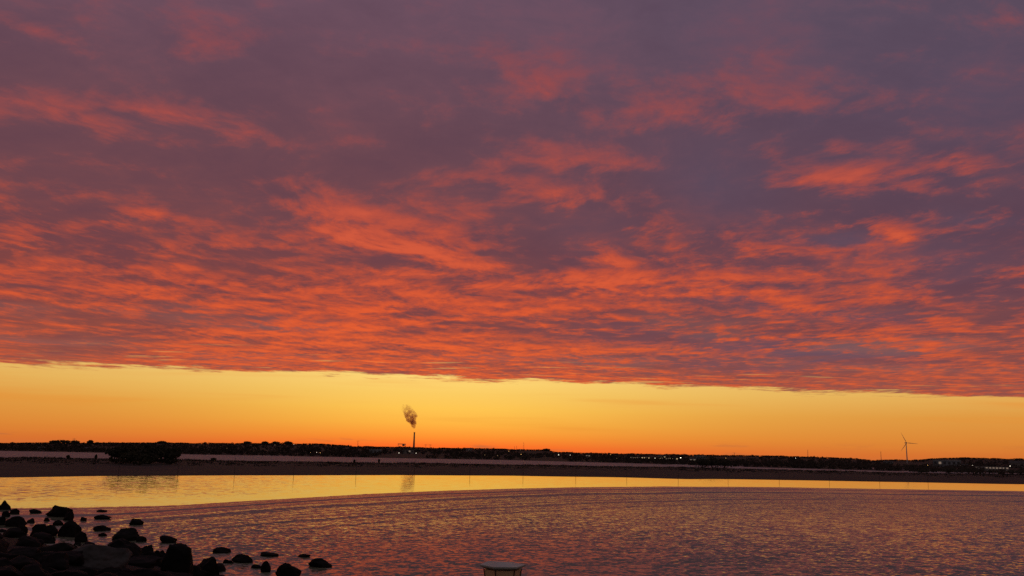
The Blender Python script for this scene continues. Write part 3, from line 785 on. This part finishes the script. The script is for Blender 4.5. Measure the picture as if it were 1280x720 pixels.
ROCKS = [
 (-3, 10.5, 627, 637.5, 'round dark boulder cut by the photo edge, farthest up the lagoon'), (12, 21.5, 636.5, 642.8, 'small dark boulder next to the round one at the photo edge'),
 (2, 11, 639.5, 646.5, 'dark boulder below the round one at the photo edge'), (37, 50, 637, 641.8, 'low flat boulder between photo edge and the big wedge boulder'),
 (56, 85, 633, 646.5, 'big wedge-shaped boulder breaking the line between lagoon and open water'), (79, 89.5, 640, 651, 'smaller boulder leaning on the big wedge-shaped one'),
 (100, 107.5, 646.6, 651.2, 'tiny boulder alone past the big wedge-shaped one'), (118, 135.5, 644, 649.3, 'low long boulder in open water, well past the wedge-shaped one'),
 (121, 132, 637.2, 639.8, 'rock barely awash just below the lagoon line'), (161, 176.5, 649.2, 656.4, 'smooth low boulder standing farthest out in the shallows'),
 (6, 27.5, 647, 658.5, 'lumpy boulder on the shore edge below the photo-edge group'), (34, 43.5, 648.4, 653.6, 'tiny boulder in the small pool behind the shore heap'),
 (54, 61, 647.4, 651.8, 'tiny boulder at the foot of the wedge-shaped boulder'), (66, 77, 651, 657, 'low round boulder between the wedge and the domed boulder'),
 (73, 98.5, 653, 671.5, 'large domed boulder in the pool in front of the heap'), (116, 134.5, 657.4, 663.8, 'flat oval boulder halfway to the broad mound boulder'),
 (93.5, 107.5, 666, 678.5, 'angular boulder touching the large domed one'), (140, 170.5, 661.8, 675.8, 'broad mound-shaped boulder alone in glowing water'),
 (170, 181.5, 671, 677.4, 'small peaked boulder beside the broad mound'), (198.5, 217, 670.4, 678.8, 'low boulder past the broad mound, above the square block'),
 (37, 57, 657, 670.5, 'knobbly boulder on the heap top, first of the pair'), (53, 68.5, 658, 670.5, 'rounded boulder on the heap top, second of the pair'),
 (18, 31, 657.8, 668, 'peaked boulder on the heap crest near the photo edge'), (123, 132.5, 666.4, 670.2, 'sliver of rock awash before the flat oval boulder'),
 (60, 67.5, 671, 677.4, 'small boulder in the inlet behind the heap'), (-3, 6, 646.5, 657, 'dark boulder cut off by the photo edge, beside the lumpy one'),
 (265, 284.5, 684.8, 691.4, 'flat-topped boulder first beyond the square block'), (324, 346, 690.4, 695.4, 'thin low rock farther out than the long boulder'),
 (372, 387, 692.8, 696.4, 'thinnest rock awash, farthest along the rock line'), (289, 316, 694, 703.4, 'long low boulder beyond the square block'),
 (384.5, 413.5, 698.8, 709.4, 'isolated peaked boulder ending the rock line'), (342.5, 373.5, 704.8, 722, 'large pyramid boulder cut by the bottom edge'),
 (314, 326, 705.6, 710.4, 'flat rock at the foot of the upright stone'), (325.5, 337.5, 702, 715.6, 'narrow upright stone beside the pyramid boulder'),
]
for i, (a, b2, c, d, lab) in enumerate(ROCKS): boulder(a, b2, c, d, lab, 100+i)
LAND = [
 (201, 236, 682.0, 722, 'square block boulder standing at the end of the heap'), (241, 273.5, 697.4, 724, 'hunched boulder between the square block and the pointed one'),
 (275, 297, 699.8, 718, 'pointed boulder at the outer foot of the heap'), (132, 172, 675.8, 700, 'sloping boulder at the heap edge under the broad mound'),
 (173, 192, 682, 694, 'rounded knob at the heap edge beside the square block'), (98, 119.5, 678.6, 692, 'dark rounded boulder behind the pale grey one'),
 (76, 96, 680, 692, 'low boulder behind the pale grey one, towards the photo edge')]
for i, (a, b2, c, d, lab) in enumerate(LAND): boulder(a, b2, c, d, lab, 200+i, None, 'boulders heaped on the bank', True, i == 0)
boulder(90, 152, 682.6, 708, 'pale grey smooth boulder lying in the black heap', 300, M_rock_pale, 'boulders heaped on the bank', True)
rng = random.Random(77)
HEAP_TOP = [(-30, 664), (20, 664), (40, 668), (75, 675), (95, 682), (130, 684), (175, 690), (205, 694), (240, 704), (290, 716)]
n = 0
for row in range(6):
    for col in range(9):
        px = -14 + col*34 + (row % 2)*16 + rng.uniform(-7, 7); yb = interp(px, HEAP_TOP) + 9 + row*10 + rng.uniform(-3, 3)
        w = rng.uniform(15, 40) + row*2; h = w*rng.uniform(.28, .5)
        if yb - h > 722 or px + w/2 > 286: continue
        if 88 < px < 156 and 690 < yb < 716: continue
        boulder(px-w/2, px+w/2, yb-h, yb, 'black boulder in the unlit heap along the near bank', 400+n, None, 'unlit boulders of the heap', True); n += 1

for q in range(34):
    px = rng.uniform(-6, 284); yb = interp(px, HEAP_TOP) + rng.uniform(1, 7) + 2; w = rng.uniform(6, 15); h = w*rng.uniform(.45, .75)
    boulder(px-w/2, px+w/2, yb-h, yb, 'black boulder in the unlit heap along the near bank', 700+q, None, 'unlit boulders of the heap', True)

# ------------------------------------------------------------------ garden lantern just below the camera
c = at(628.5, 706.6, 7.0)
gz = bank_z(c.x, c.y)
Rr = 0.178
ln = empty('garden_lantern', Vector((c.x, c.y, gz)), 'unlit six-sided garden lantern with dark upturned cap and amber panes', 'lantern', None, R(8))
z0 = c.z - gz
M_cap = varied('slate grey metal cap', (.43, .45, .41), (.53, .55, .50), 6, .6, spec=.3)
M_frame = varied('black iron', (.02, .02, .02), (.04, .04, .04), 8, .5)
def glass_f(t, b, out):
    tcn = t.nodes.new('ShaderNodeTexCoord')
    n_ = fbm(t, tcn.outputs['Object'], 9.0, 3.0, .5)
    t.links.new(mixc(t, n_.smooth(.3, .7), (.90, .60, .33, 1), (.96, .68, .40, 1)), b.inputs['Base Color'])
    b.inputs['Roughness'].default_value = .3; b.inputs['IOR'].default_value = 1.12; b.inputs['Transmission Weight'].default_value = .2
M_glass = mat('amber frosted glass', glass_f)
mb = MB(); n6 = 6
ring = lambda r, z, up=0.0: [(r*math.cos(math.pi*i/3), r*math.sin(math.pi*i/3), z + up*(1 if i == 2 else .35)) for i in range(6)]
rings = [ring(Rr*.70, z0-.028), ring(Rr*.98, z0-.012, .012), ring(Rr*1.0, z0+.002, .014), ring(Rr*.80, z0+.006, .002), ring(Rr*.45, z0+.012), ring(Rr*.12, z0+.02)]
vs = [v for r_ in rings for v in r_]
fs = [(q*6+i, q*6+(i+1) % 6, q*6+6+(i+1) % 6, q*6+6+i) for q in range(len(rings)-1) for i in range(6)] + [(5, 4, 3, 2, 1, 0), tuple(len(vs)-6+i for i in range(6))]
mb.add(vs, fs); cap_ = mb.build('cap', M_cap, ln)
bv = cap_.modifiers.new('soft', 'BEVEL'); bv.width = .004; bv.segments = 2
rt, rb, zt, zb = Rr*.82, Rr*.52, z0-.028, z0-.34
for i in range(6):
    a0, a1 = math.pi*i/3, math.pi*(i+1)/3
    f_ = .965
    q = [(rt*f_*math.cos(a0), rt*f_*math.sin(a0), zt), (rt*f_*math.cos(a1), rt*f_*math.sin(a1), zt), (rb*f_*math.cos(a1), rb*f_*math.sin(a1), zb), (rb*f_*math.cos(a0), rb*f_*math.sin(a0), zb)]
    q2 = [(x*.96, y*.96, z) for x, y, z in q]
    link('pane', q + q2, [(0, 3, 2, 1), (4, 5, 6, 7), (0, 1, 5, 4), (2, 3, 7, 6), (1, 2, 6, 5), (3, 0, 4, 7)], M_glass, ln)
    mb = MB(); mb.tube((rt*math.cos(a0), rt*math.sin(a0), zt+.004), (rb*math.cos(a0), rb*math.sin(a0), zb), .004, .004, 6); mb.build('glazing_bar', M_frame, ln)
mb = MB(); mb.lathe([(rb*1.1, zb-.05), (rb*1.15, zb-.012), (rb*1.02, zb)], 6); mb.build('base', M_frame, ln)
mb = MB(); mb.lathe([(.11, -.1), (.11, .06), (.05, .12), (.038, zb-.12), (.07, zb-.055)], 14); mb.build('post', M_frame, ln, True)
mb = MB(); mb.tube((0, 0, zb), (0, 0, zb+.10), .022, .022, 10); mb.lathe([(.02, zb+.1), (.035, zb+.14), (.028, zb+.19), (.006, zb+.21)], 12); mb.build('bulb', varied('pale bulb glass', (.5, .5, .48), (.6, .6, .58), 5, .3), ln, True)
